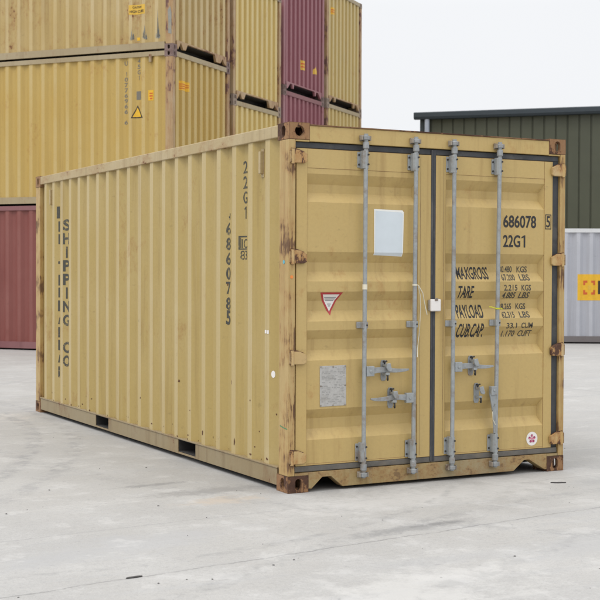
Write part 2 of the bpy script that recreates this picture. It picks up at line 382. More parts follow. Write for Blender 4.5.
# ------------------------------------------------------------------ ground
def make_ground():
    k = NT('concrete'); v = k.coords(False)
    big = k.noise(v, .35, 6, .6); mid = k.noise(v, 1.6, 7, .65); fine = k.noise(v, 28, 6, .7); grit = k.noise(v, 140, 2, .6)
    c = k.mix(k.step(big, .35, .68), (.325, .318, .308), (.362, .352, .336))
    c = k.mix(k.step(mid, .44, .64, 0, .42), c, (.415, .406, .392))
    c = k.mix(k.step(fine, .46, .74, 0, .6), c, (.26, .257, .252))
    c = k.mix(k.step(grit, .54, .66, 0, .5), c, (.22, .215, .21))
    c = k.mix(k.step(k.noise(v, 75, 5, .75), .52, .62, 0, .35), c, (.46, .452, .44))
    # trowel and tyre sweeps: stretched noise in two directions
    m = k.n('ShaderNodeMapping'); m.inputs['Rotation'].default_value = (0, 0, rad(-8)); m.inputs['Scale'].default_value = (.22, 2.6, 1); k.l(v, m.inputs[0])
    sw = k.noise(m.outputs[0], 1.5, 6, .65)
    c = k.mix(k.step(sw, .50, .72, 0, .38), c, (.315, .318, .325))
    m2 = k.n('ShaderNodeMapping'); m2.inputs['Rotation'].default_value = (0, 0, rad(40)); m2.inputs['Scale'].default_value = (.25, 3.2, 1); k.l(v, m2.inputs[0])
    sw2 = k.noise(m2.outputs[0], 1.3, 5, .6)
    c = k.mix(k.step(sw2, .55, .78, 0, .35), c, (.50, .488, .468))
    sp = k.n('ShaderNodeSeparateXYZ'); k.l(v, sp.inputs[0]); X, Y = sp.outputs[0], sp.outputs[1]
    wob = k.math('MULTIPLY', k.math('SUBTRACT', k.noise(v, 2.3, 4, .6), .5), .10)
    wob = k.math('ADD', wob, k.math('MULTIPLY', k.math('SUBTRACT', k.noise(v, 30, 3, .6), .5), .03))
    def line(slope, off, w, strength, col, gap):
        nonlocal c
        d = k.math('ABSOLUTE', k.math('ADD', k.math('SUBTRACT', k.math('SUBTRACT', Y, k.math('MULTIPLY', X, slope)), off), wob))
        br = k.step(k.noise(v, 3.1+gap, 5, .7), .33, .52, .35, 1)
        f = k.math('MULTIPLY', k.step(d, w*.4, w, strength, 0), br)
        c = k.mix(f, c, col)
        hl = k.math('MULTIPLY', k.step(d, w, w*7, .45*strength, 0), k.noise(v, 5+gap, 4, .7))
        c = k.mix(hl, c, (.30, .295, .29)); return f
    cr = line(.138, -1.601, .010, .65, (.13, .13, .125), 0)
    line(.085, -.497, .012, .35, (.20, .20, .20), 1.3)
    line(.10, 4.1, .02, .4, (.2, .2, .2), 2.1)
    line(.12, 9.6, .02, .5, (.2, .2, .2), .7)
    line(-7.8, 62., .15, .5, (.2, .2, .2), .7)
    line(.12, 15.2, .03, .5, (.2, .2, .2), 1.7)
    def stain(x, y, rx, ry, ang, col, amt, sc=6.):
        nonlocal c
        m = k.n('ShaderNodeMapping'); m.vector_type = 'TEXTURE'
        m.inputs['Location'].default_value = (x, y, 0); m.inputs['Rotation'].default_value = (0, 0, ang); m.inputs['Scale'].default_value = (rx, ry, 1)
        k.l(v, m.inputs[0])
        ln = k.n('ShaderNodeVectorMath'); ln.operation = 'LENGTH'; k.l(m.outputs[0], ln.inputs[0])
        d = k.math('ADD', ln.outputs['Value'], k.math('MULTIPLY', k.math('SUBTRACT', k.noise(v, sc, 9, .8), .5), 4.0))
        c = k.mix(k.step(d, .25, 1.25, amt, 0), c, col)
    stain(.12, -1.42, .55, .09, .14, (.17, .17, .17), .55, 9); stain(.32, -1.36, .25, .05, .1, (.12, .12, .12), .5, 14)
    stain(-.40, .36, .55, .14, .05, (.19, .185, .18), .55, 8)
    stain(-.50, -.02, .30, .15, .1, (.45, .36, .27), .45, 6)
    stain(-.72, .78, .3, .06, .1, (.17, .17, .17), .6, 9)
    stain(-1.6, -1.1, .9, .25, .3, (.33, .33, .335), .5, 3)
    stain(-1.9, 1.6, .35, .06, .0, (.20, .20, .20), .6, 8)
    stain(2.4, -.5, .5, .16, .3, (.26, .26, .255), .5, 6)
    stain(3.2, -.1, .7, .12, -.2, (.24, .24, .24), .5, 5)
    stain(.9, -.5, 1.4, .35, .1, (.50, .49, .475), .5, 3)
    stain(-1.2, -3., 1.5, .5, .4, (.52, .51, .49), .5, 3)
    stain(1.0, -2.2, .9, .3, .2, (.34, .34, .345), .4, 4)
    stain(-2.4, 4.5, 2.4, .5, .5, (.50, .46, .42), .55, 2)
    stain(-3.3, 7.5, 3.0, .6, .4, (.50, .455, .42), .5, 2)
    # tyre arcs and broom scratches
    def arc(x, y, r, w, amt, col):
        nonlocal c
        m = k.n('ShaderNodeVectorMath'); m.operation = 'DISTANCE'; k.l(v, m.inputs[0]); m.inputs[1].default_value = (x, y, 0)
        d = k.math('ABSOLUTE', k.math('SUBTRACT', k.math('ADD', m.outputs['Value'], k.math('MULTIPLY', wob, 1.5)), r))
        f = k.math('MULTIPLY', k.step(d, w*.35, w, amt, 0), k.step(k.noise(v, 5.5, 7, .75), .42, .62))
        c = k.mix(f, c, col)
    arc(-9., 6., 8.6, .11, .5, (.20, .20, .205)); arc(-9., 6., 8.95, .11, .4, (.20, .20, .205)); arc(3., -9., 8.2, .10, .4, (.21, .21, .21)); arc(3., -9., 7.2, .10, .3, (.21, .21, .21))
    arc(8., 4., 9.3, .12, .35, (.22, .22, .22)); arc(-2., 3., 4.6, .05, .35, (.2, .2, .2))
    for an, sc_ in ((12, 3.2), (-30, 2.5)):
        m = k.n('ShaderNodeMapping'); m.inputs['Rotation'].default_value = (0, 0, rad(an)); m.inputs['Scale'].default_value = (.5, 14, 1); k.l(v, m.inputs[0])
        sc2 = k.noise(m.outputs[0], sc_, 6, .7)
        c = k.mix(k.step(sc2, .60, .74, 0, .35), c, (.22, .215, .21))
    pk = k.noise(v, 11, 8, .8)
    c = k.mix(k.step(pk, .585, .66, 0, .42), c, (.19, .188, .185))
    c = k.mix(k.step(k.noise(v, 3.3, 8, .72), .55, .62, 0, .38), c, (.45, .442, .43))
    # speckles
    vo = k.n('ShaderNodeTexVoronoi'); vo.inputs['Scale'].default_value = 9; k.l(v, vo.inputs['Vector'])
    dots = k.math('MULTIPLY', k.step(vo.outputs['Distance'], .03, .09, 1, 0), k.step(k.noise(v, 4, 3, .6), .56, .62))
    c = k.mix(k.math('MULTIPLY', dots, .7), c, (.13, .13, .13))
    h = k.math('ADD', k.math('MULTIPLY', fine, .4), k.math('ADD', k.math('MULTIPLY', grit, .25), k.math('MULTIPLY', cr, -1.2)))
    k.bump(h, .25, .006)
    mat = k.done(c, k.step(mid, .3, .7, .62, .85))
    mb = MB(); n = 24; R = 400
    mb.add([(-R+2*R*i/n, -R+2*R*j/n, 0) for j in range(n+1) for i in range(n+1)], [(j*(n+1)+i, j*(n+1)+i+1, (j+1)*(n+1)+i+1, (j+1)*(n+1)+i) for j in range(n) for i in range(n)])
    g = mb.build('ground', mat); g['kind'] = 'structure'
make_ground()

# ------------------------------------------------------------------ the green shed behind
def make_shed():
    A, B = Vector((17.93, 25.6, 0)), Vector((21.72, 21.72, 0))
    d = (B-A).normalized(); ang = math.atan2(d.y, d.x)
    t = thing('metal_shed', 'dark olive ribbed metal shed with slate gutter, behind the pale grey container', 'building', A, ang)
    Lw, Dp, H = 34.0, 22.0, 6.3
    tab = []; x = 0
    while x < Lw:
        tab += [(x, .0), (x+.285, .0), (x+.297, .035), (x+.325, .035), (x+.337, 0)]; x += .345
    fold_panel(tab, 0, H, lambda u, dd, z: (u, dd, z)).build('front_cladding', M['clad'], t)
    def gable(xx, nm):
        MB().prism([(0.05, 0), (Dp, 0), (Dp, H), (Dp/2, H+.70), (0.05, H)], .04, lambda u, v, kk: (xx+kk, u, v)).build(nm, M['clad'], t)
    gable(.01, 'gable_wall'); gable(Lw-.05, 'gable_wall')
    MB().box(.05, Dp, 0, Lw-.05, Dp+.04, H).build('rear_cladding', M['clad'], t)
    MB().add([(-.1, -.02, H+.12), (Lw, -.02, H+.12), (Lw, Dp/2, H+.85), (-.1, Dp/2, H+.85), (-.1, Dp+.1, H+.12), (Lw, Dp+.1, H+.12)], [(0, 1, 2, 3), (3, 2, 5, 4)]).build('roof', M['roofing'], t)
    MB().prism([(-.02, -.02), (-.20, -.02), (-.24, .05), (-.24, .18), (-.18, .20), (-.02, .20)], Lw+.2, lambda u, v, kk: (-.18+kk, u, H-.01+v)).build('gutter', M['gutter'], t, bevel=.01)
    g = MB(); g.tube([(.22, -.12, 0), (.22, -.12, H-.03)], .075, 14); g.build('downpipe', M['pipe'], t, smooth=40)
    c = MB(); c.box(-.02, -.03, 0, .10, -.002, H-.03); c.build('corner_flashing', M['gutter'], t)
make_shed()

# ------------------------------------------------------------------ stacked containers: shared meshes
CACHE = {}
def cached(key, fn):
    if key not in CACHE: CACHE[key] = fn()
    return CACHE[key]
def cast_all(root, Wd, Ln, H, mats, door_round=False):
    for sx in (0, 1):
        for sy in (0, 1):
            for sz in (0, 1):
                rnd = door_round and (sx, sy, sz) == (0, 0, 1)
                me = cached(('cast', sx, sy, sz, rnd), lambda: casting_mesh(1-2*sx, 1-2*sy, 1-2*sz, rnd))
                o = link('corner_casting', me, mats, root); o.location = (sx*Wd, sy*Ln, sz*H)
                if rnd: o['label'] = 'rusty top corner casting with a round hole'
STANDOFF = .035
def stack_container(label, loc, rz, Ln, H, body, rail, post, cast, group, low=None, wide_legs=True, z=0):
    Wd = 2.438; low = low or rail
    root = thing('shipping_container', label, 'shipping container', (loc[0], loc[1], z), rz, group)
    tabL = corr(.16, Ln-.16, .25, .2805, .036)
    tabE = corr(.10, Wd-.10, .13, .247, .0456, (.085, .43, .085))
    z0, z1 = .165, H-.07
    for s in (0, 1):
        me = cached(('side', Ln, H, s), lambda: fold_panel(tabL, z0, z1, (lambda t, d, zz: (.012+d, t, zz)) if s == 0 else (lambda t, d, zz: (Wd-.012-d, t, zz))).mesh('side_panel'))
        link('side_panel', me, body, root)
        me = cached(('end', Ln, H, s), lambda: fold_panel(tabE, z0+.02, z1, (lambda t, d, zz: (t, .012+d, zz)) if s == 0 else (lambda t, d, zz: (t, Ln-.012-d, zz))).mesh('end_panel'))
        link('end_panel', me, body, root)
        x0, x1 = (.0, .06) if s == 0 else (Wd-.06, Wd)
        me = cached(('tr', Ln, H, s), lambda: MB().box(x0, .178, H-.095, x1, Ln-.178, H-.008).mesh('top_side_rail')); link('top_side_rail', me, rail, root)
        me = cached(('br', Ln, s), lambda: MB().box(x0, .178, STANDOFF, x1, Ln-.178, .165).mesh('bottom_side_rail')); link('bottom_side_rail', me, low, root)
        y0, y1 = (.0, .06) if s == 0 else (Ln-.06, Ln)
        me = cached(('hd', Ln, H, s), lambda: MB().box(.162, y0, H-.10, Wd-.162, y1, H-.008).mesh('end_header')); link('end_header', me, rail, root)
        if wide_legs: legs = [(.162, .205), (.162, .16), (.19, .155), (.30, .03), (.50, .03), (.56, .155)]
        else: legs = [(.162, .205), (.162, .16), (.20, .05), (.23, .05), (.38, .175), (.50, .175), (.53, .08), (.58, .08), (.61, .178)]
        out_ = legs+[(Wd-u, v) for u, v in legs[::-1]]
        if wide_legs: out_ = [(.162, .205), (.162, .14), (.19, .04), (.215, .04), (.33, .180), (.42, .06), (.52, .06), (.60, .178), (1.76, .178), (1.82, .04), (2.0, .04), (2.10, .14), (2.20, .04), (2.276, .03), (2.276, .205)]
        me = cached(('sill', Ln, s, wide_legs), lambda: MB().prism(out_, .05, lambda u, v, kk: (u, (y0+.003+kk) if s == 0 else y1-.003-kk, v)).mesh('end_sill')); link('end_sill', me, post, root)
    for sx in (0, 1):
        for sy in (0, 1):
            x0, x1 = (.0, .11) if sx == 0 else (Wd-.11, Wd); y0, y1 = (0, .16) if sy == 0 else (Ln-.16, Ln)
            x0 += .002*(1-sx); x1 -= .002*sx
            me = cached(('post', Ln, H, sx, sy), lambda: MB().box(x0, y0+.002, .118, x1, y1-.002, H-.118).mesh('corner_post')); link('corner_post', me, post, root, bevel=.008)
    cast_all(root, Wd, Ln, H, cast)
    me = cached(('roof', Ln, H), lambda: MB().box(.06, .06, H-.03, Wd-.06, Ln-.06, H-.016).mesh('roof_panel')); link('roof_panel', me, body, root)
    def floor():
        mb = MB(); mb.box(.06, .07, .17, Wd-.06, Ln-.07, .20)
        q = .35
        while q < Ln-.2: mb.box(.06, q, .04, Wd-.06, q+.05, .169); q += .30
        return mb.mesh('underframe')
    link('underframe', cached(('fl', Ln), floor), M['dark'], root)
    root['_t'] = 0; del root['_t']
    return root, tabL, tabE

ORG = Vector((5.145, 14.57)); RZ = .6824
wv = Vector((math.cos(RZ), math.sin(RZ)))
def at(s_): p = ORG+wv*s_; return (p.x, p.y)
G = 'containers stacked in a block behind the tan one'
L40, L20 = 12.192, 6.058
c1 = 2.853
T, Pl = M['s_rail_tan'], M['s_rail_plum']
r1a, _, _ = stack_container('brown red container on the ground, at the foot of the leftmost stack', at(0), RZ, L40, c1, M['s_red'], M['s_rail_plum'], M['s_post_plum'], M['s_cast'], G)
r1b, tL, tE = stack_container('tan container with yellow triangle sticker, resting on the brown red one', at(0), RZ, L40, c1, M['s_tan'], T, M['s_post'], M['s_cast'], G, z=c1)
r1c, _, _ = stack_container('pale rust flecked tan container with yellow caution label, topmost in the left stack', at(0), RZ, L40, c1, M['s_tan_rusty'], T, M['s_post'], M['s_cast'], G, z=2*c1)
c2 = 2.553
for i, (h_, lab) in enumerate((('low', 'golden container hidden at the foot of the second stack, behind the tan container'), ('mid', 'golden yellow container end just above the tan container roof, second stack from left'), ('top', 'golden yellow container end left of the plum red one, topmost in the second stack'))):
    stack_container(lab, at(2.599), RZ, L20, c2, M['s_gold'], T, M['s_post'], M['s_cast_grey'], G, z=i*c2)
c3 = 2.825; r3 = []
for i, lab in enumerate(('plum red container hidden at the foot of the third stack', 'plum red container end just above the rusty front corner of the tan container', 'plum red container end with two yellow stickers, topmost in the third stack')):
    r3.append(stack_container(lab, at(5.171), RZ, L40, c3, M['s_plum'], Pl, M['s_post_plum'], M['s_cast'], G, wide_legs=False, z=i*c3)[0])
c4 = 2.835; r4 = []
for i, lab in enumerate(('khaki container hidden at the foot of the rightmost stack', 'khaki container end low in the rightmost stack, right of a plum red one', 'khaki container end against the white sky, topmost in the rightmost stack')):
    r4.append(stack_container(lab, at(7.786), RZ, L40, c4, M['s_olive'], T, M['s_post'], M['s_cast_grey'], G, wide_legs=False, z=i*c4)[0])

def on_side(tab, e=.0025): return lambda u, v: (.012+interp(tab, -u)-e, -u, v)
def on_end(tab, e=.0025): return lambda u, v: (u, .012+interp(tab, u)-e, v)
ubL = [-t for t, d in tL]; ubE = [t for t, d in tE]
def side_decal(root, name, polys, mat, z, e=.0025, label=None):
    decal(name, poly_bm([[(-l, zz-z) for l, zz in p] for p in polys]), on_side(tL, e), mat, root, ubL, label=label)
def lr(l0, z0, l1, z1): return [(l0, z0), (l1, z0), (l1, z1), (l0, z1)]
# middle tan container
def column_text(root, chars, lc, w, ztop, zbot, mat, z):
    n = len(chars); st = (ztop-zbot)/n; it = []
    for i, ch in enumerate(chars):
        if ch == ' ': continue
        ww = w*(.35 if ch in '1I' else 1)
        zt = ztop-i*st; it.append((ch, -lc-ww/2, zt-st*.78-z, -lc+ww/2, zt-z))
    decal('lettering', text_bm(it, .02), on_side(tL), mat, root, ubL)
column_text(r1b, 'U 10776966 6', 1.02, .085, 5.55, 4.33, M['ink_grey'], c1)
column_text(r1b, '45G1', .744, .07, 5.58, 5.16, M['ink_grey'], c1)
side_decal(r1b, 'code_panel', [lr(.80, 4.81, .69, 4.97)], M['ink_grey'], c1)
side_decal(r1b, 'height_sticker', [lr(.545, 4.785, .425, 4.98)], M['yellow'], c1)
side_decal(r1b, 'height_sticker_print', [lr(.52, 4.86, .45, 4.885), lr(.52, 4.91, .45, 4.93), lr(.51, 4.81, .46, 4.835)], M['orange_red'], c1, .005)
side_decal(r1b, 'warning_triangle', [[(.905, 4.465), (.645, 4.465), (.775, 4.71)]], M['black_print'], c1)
side_decal(r1b, 'warning_triangle_face', [[(.87, 4.485), (.68, 4.485), (.775, 4.665)]], M['yellow'], c1, .006)
MB().box(-.012, .455, 5.50-c1, .03, .51, 5.65-c1).build('vent', T, r1b, bevel=.006)
decal('hazard_sticker', poly_bm([rect(.27, 5.0-c1, .69, 5.18-c1)]), on_end(tE), M['yellow'], r1b, ubE)
decal('hazard_print', poly_bm([rect(.30, 5.11-c1, .66, 5.125-c1), rect(.30, 5.07-c1, .66, 5.085-c1), rect(.30, 5.03-c1, .6, 5.045-c1)]), on_end(tE, .005), M['orange_red'], r1b, ubE)
# top tan container
side_decal(r1c, 'caution_label', [lr(.955, 6.42, .605, 6.60)], M['yellow_dirty'], 2*c1)
cm = text_bm([('CAUTION', -.87, 6.535-2*c1, -.68, 6.575-2*c1), ('HIGH CUBE', -.93, 6.45-2*c1, -.63, 6.50-2*c1)], .02)
decal('lettering', cm, on_side(tL, .005), M['black_print'], r1c, ubL)
side_decal(r1c, 'yellow_tag', [lr(.79, 5.925, .72, 5.985)], M['yellow'], 2*c1)
random.seed(21)
def scrape(l, zt, zb, w, n):
    ps = []
    for i in range(n):
        o = random.uniform(-1, 1); hh = (zt-zb)*(1-abs(o)**.7)*random.uniform(.6, 1)+.03; x0 = l+w*o; ww = random.uniform(.006, .016); zz = zb+random.uniform(0, .05)
        ps.append([(x0-ww, zz), (x0+ww, zz), (x0+ww*.8, zz+hh*.5), (x0+ww*.2, zz+hh), (x0-ww*.9, zz+hh*.6)])
    return ps
for i_, q_ in enumerate((scrape(.885, 6.24, 5.925, .045, 6), scrape(.61, 6.28, 5.925, .045, 7), scrape(.33, 6.58, 5.925, .035, 8))):
    decal('paint_scrape', poly_bm([[(-l, zz-2*c1) for l, zz in p] for p in q_]), on_side(tL), M['blue_scrape'], r1c, ubL)
MB().prism([(.03, 6.0), (.10, 6.02), (.095, 6.2), (.11, 6.45), (.06, 6.52), (.03, 6.4)], .002, lambda u, v, k: (-.002+k, u, v-2*c1)).build('paint_scrape', M['blue_scrape'], r1c)
# stickers on the plum and khaki ends
def end_decal(root, nm, polys, mat, off, z, e=.0025):
    decal(nm, poly_bm([[(s_-off, zz-z) for s_, zz in p] for p in polys]), on_end(tE, e), mat, root, ubE)
end_decal(r3[2], 'yellow_sticker', [rect(6.15, 6.24, 6.45, 6.46)], M['yellow_dirty'], 5.171, 2*c3)
end_decal(r3[2], 'yellow_sticker_print', [rect(6.2, 6.30, 6.4, 6.33), rect(6.2, 6.37, 6.4, 6.40)], M['orange_red'], 5.171, 2*c3, .005)
end_decal(r3[2], 'warning_triangle', [[(6.95, 6.25), (7.22, 6.25), (7.08, 6.43)]], M['yellow_dirty'], 5.171, 2*c3)
end_decal(r4[2], 'yellow_sticker', [rect(8.03, 7.87, 8.33, 8.04)], M['yellow'], 7.786, 2*c4)
end_decal(r4[2], 'yellow_sticker_print', [rect(8.08, 7.92, 8.28, 7.94), rect(8.08, 7.97, 8.28, 7.99)], M['orange_red'], 7.786, 2*c4, .005)

# grey container by the shed
gz = rad(59)
gr, gL, gE = stack_container('pale grey container with orange sign panel, standing in front of the olive shed', (19.418, 11.682), gz, L20, 2.56, M['s_grey'], M['s_rail_white'], M['s_rail_white'], M['s_cast_grey'], 'containers away from the stack', low=M['s_rail_dark'])
del gr['group']
ub = [-t for t, d in gL]
def gdec(nm, polys, mat, e): decal(nm, poly_bm([[(-l, z) for l, z in p] for p in polys]), on_side(gL, e), mat, gr, ub)
gdec('sign_panel', [lr(5.42, .96, 3.9, 1.54)], M['yellow'], .003)
br = []
for (l, z_, sl_, sz_) in ((5.29, 1.40, -1, -1), (5.03, 1.40, 1, -1), (5.29, 1.09, -1, 1), (5.03, 1.09, 1, 1)):
    br += [lr(l, z_, l+sl_*.09, z_+sz_*.05), lr(l, z_+sz_*.05, l+sl_*.045, z_+sz_*.10)]
gdec('sign_emblem', br, M['orange_red'], .006)
gdec('sign_emblem_inner', [lr(5.19, 1.20, 5.13, 1.29)], M['yellow_dirty'], .006)
decal('lettering', text_bm([('E', -4.965, 1.10, -4.74, 1.40)], .05), on_side(gL, .006), M['black_print'], gr, ub)

# ------------------------------------------------------------------ the tan container
Wd, Ln, H = 2.438, 6.058, 2.591
C = thing('shipping_container', 'tan container with grey locking bars on its doors, alone in front of the stack', 'shipping container')
sideT = corr(.15, 5.90, .25, .2825, .036)
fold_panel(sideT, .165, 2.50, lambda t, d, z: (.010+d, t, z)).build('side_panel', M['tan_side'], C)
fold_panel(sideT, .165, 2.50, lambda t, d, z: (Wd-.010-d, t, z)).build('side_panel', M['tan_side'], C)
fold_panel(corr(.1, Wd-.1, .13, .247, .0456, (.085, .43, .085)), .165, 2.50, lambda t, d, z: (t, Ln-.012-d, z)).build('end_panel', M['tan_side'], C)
# roof with shallow corrugation
rt = []; y = .07
while y < Ln-.2: rt += [(y, 0), (y+.05, .018), (y+.13, .018), (y+.18, 0)]; y += .21
rm = MB(); n = len(rt)
rm.add([(.06, t, 2.565-.0+d*.6) for t, d in rt]+[(Wd-.06, t, 2.565+d*.6) for t, d in rt], [(i, i+1, n+i+1, n+i) for i in range(n-1)])
rm.build('roof_panel', M['tan_rail'], C)
for x0, x1 in ((.0, .06), (Wd-.06, Wd)):
    MB().box(x0, .178, 2.497, x1, Ln-.178, 2.583).build('top_side_rail', M['tan_rail'], C, bevel=.006)
# bottom side rails with fork pockets cut through
PK = [(1.63, 1.99), (3.70, 4.06)]
for sx in (0, 1):
    mb = MB(); xa, xb = (.004, .011) if sx == 0 else (Wd-.011, Wd-.004)
    xl0, xl1 = (-.002, .055) if sx == 0 else (Wd-.055, Wd+.002)
    segs = [.178]+[q for p in PK for q in p]+[Ln-.178]
    for a, b in zip(segs[::2], segs[1::2]): mb.box(xa, a, .035, xb, b, .157)
    for a, b in PK: mb.box(xa+.001, a, .035, xb-.001, b, .052)
    mb.box(xl0, .165, .157, xl1, Ln-.165, .168)
    mb.build('bottom_side_rail', M['tan_low'], C, bevel=.003)
for a, b in PK:
    mb = MB(); t_ = .004
    mb.box(.012, a, .053, Wd-.012, a+t_, .155); mb.box(.012, b-t_, .053, Wd-.012, b, .155); mb.box(.012, a+t_, .150, Wd-.012, b-t_, .155); mb.box(.012, a+t_, .053, Wd-.012, b-t_, .057)
    mb.build('fork_pocket', M['dark'], C)
mb = MB(); mb.box(.06, .09, .170, Wd-.06, Ln-.07, .20); mb.build('floor', M['wood'], C)
mb = MB(); q = .25
while q < Ln-.2:
    if not any(a-.1 < q < b+.05 for a, b in PK): mb.box(.056, q, .045, Wd-.056, q+.045, .169)
    q += .28
mb.build('underframe', M['dark'], C)
# posts
for sx in (0, 1):
    P = (lambda x: x) if sx == 0 else (lambda x: Wd-x)
    mb = MB(); mb.prism([(P(.0), 0), (P(.0), .148), (P(.02), .16), (P(.05), .16), (P(.05), .09), (P(.052), 0)], 2.355, lambda u, v, k: (u, v, .118+k))
    mb.build('corner_post', M['tan_post'], C, bevel=.006)
    mb = MB(); mb.prism([(P(.002), Ln-.002), (P(.002), Ln-.15), (P(.10), Ln-.15), (P(.10), Ln-.002)], 2.355, lambda u, v, k: (u, v, .118+k))
    mb.build('corner_post', M['tan_post'], C, bevel=.006)
cast_all(C, Wd, Ln, H, M['casting'], True)
# header, sill, rear frame
mb = MB(); mb.box(.162, .002, 2.462, Wd-.162, .11, 2.573); mb.box(.052, .003, 2.459, .162, .09, 2.472); mb.box(Wd-.162, .003, 2.459, Wd-.052, .09, 2.472)
mb.build('door_header', M['tan_door'], C, bevel=.004)
hl = MB(); hl.box(.164, -.004, 2.573, Wd-.164, .12, 2.581); hl.build('header_lip', M['casting'], C)
sill = [(.162, .139), (.162, .025), (.188, .022), (.275, .100), (.345, .100), (.440, .022), (1.955, .026), (2.055, .104), (2.105, .104), (2.255, .018), (2.276, .018), (2.276, .139)]
MB().prism(sill, .09, lambda u, v, k: (u, .002+k, v)).build('door_sill', M['tan_sill'], C, bevel=.003)
MB().box(.052, .004, .119, .162, .09, .139).box(Wd-.162, .004, .119, Wd-.052, .09, .139).build('sill_end', M['tan_sill'], C)
MB().box(.162, Ln-.06, 2.47, Wd-.162, Ln-.002, 2.583).build('end_header', M['tan_rail'], C)
MB().box(.162, Ln-.06, .03, Wd-.162, Ln-.002, .164).build('end_sill', M['tan_low'], C)
# seals around the door leaves
mb = MB(); mb.box(.055, .020, 2.416, Wd-.055, .05, 2.458); mb.build('top_seal', M['rubber'], C, bevel=.006)
mb = MB(); mb.box(.055, .014, .142, Wd-.055, .05, .184); mb.build('bottom_seal', M['rubber_dusty'], C, bevel=.006)
for x0, x1 in ((.053, .062), (2.322, Wd-.053)):
    MB().box(x0, .024, .185, x1, .06, 2.415).build('side_seal', M['rubber'], C, bevel=.003)

# door leaves
OUT, DEP = .015, .044
ZR = [(.58, .513, .439, .365), (1.138, 1.072, .996, .925), (1.41, 1.345, 1.275, 1.20), (1.691, 1.617, 1.552, 1.482), (2.239, 2.167, 2.108, 2.04)]
prof = [(.185, 0)]
for a, b, c_, d_ in ZR: prof += [(d_, 0), (c_, DEP), (b, DEP), (a, 0)]
prof.sort(); prof.append((2.414, 0))
def door_fn(e=.0015): return lambda u, v: (u, OUT+interp(prof, v)-e, v)
vbD = [z for z, d in prof]
def make_door(x0, x1, pl, pr):
    mb = MB(); sl_ = .028; n = len(prof)
    vs = []
    for z, d in prof:
        vs += [(pl, OUT, z), (pl+sl_*(d/DEP)+.0001, OUT+d, z), (pr-sl_*(d/DEP)-.0001, OUT+d, z), (pr, OUT, z)]
    fs = [(i*4+j, i*4+j+1, (i+1)*4+j+1, (i+1)*4+j) for i in range(n-1) for j in range(3)]
    mb.add(vs, fs)
    for a, b in ((x0, pl), (pr, x1)): mb.box(a, OUT-.004, .186, b, .080, 2.413)           # stiles
    mb.box(pl, OUT-.002, 2.278, pr, .07, 2.413)                                            # top rail plate
    mb.box(pl, OUT-.002, .186, pr, .07, .197)
    mb.box(pl, .076, .197, pr, .080, 2.278)                                                # inner lining
    return mb.build('door', M['tan_door'], C, bevel=.0015)
D1 = make_door(.063, 1.187, .149, 1.073)
D2 = make_door(1.229, 2.320, 1.318, 2.242)
MB().box(1.187, .006, .150, 1.206, .05, 2.452).build('meeting_seal', M['rubber'], D1, bevel=.004)
MB().box(1.207, .009, .150, 1.229, .05, 2.452).build('meeting_seal', M['rubber'], D2, bevel=.004)
for x in (1.095, 1.30):
    MB().box(x-.0015, OUT-.0046, .2, x+.0015, OUT-.0038, 2.4).build('weld_line', M['tan_sill'], D1 if x < 1.2 else D2)

# hinges
M['scab_rust'] = plain('rust stain', (.10, .045, .025), .85, 0, .6, 14, (.33, .20, .09), .5)
for D, xs in ((D1, 0), (D2, 1)):
    for z in ((2.352, 1.653, .947, .248), (2.346, 1.650, .948, .256))[xs]:
        X = (lambda x: x) if xs == 0 else (lambda x: Wd-x)
        b = MB(); b.prism([(X(.024), z-.045), (X(.024), z+.047), (X(.085), z+.045), (X(.138), z+.020), (X(.138), z-.034), (X(.115), z-.045)], .022, lambda u, v, k: (u, -.013+k, v))
        h_ = b.build('hinge', M['hinge'], D, bevel=.004)
        b = MB(); b.prism([(X(.012), z-.055), (X(.012), z+.060), (X(.070), z+.053), (X(.125), z+.034), (X(.100), z+.030), (X(.024), z+.050), (X(.026), z-.050)], .002, lambda u, v, k: (u, -.0005+k, v)); b.build('hinge_crevice', M['scab_rust'], D)  # thin rusty plate added to colour in the dark crevice shade around the hinge
        b = MB(); b.tube([(X(.026), -.006, z-.052), (X(.026), -.006, z+.054)], .0135, 12)
        b.box(min(X(.004), X(.020)), -.012, z-.040, max(X(.004), X(.020)), .0015, z+.042)
        b.build('hinge_pin', M['hinge'], D, smooth=40)
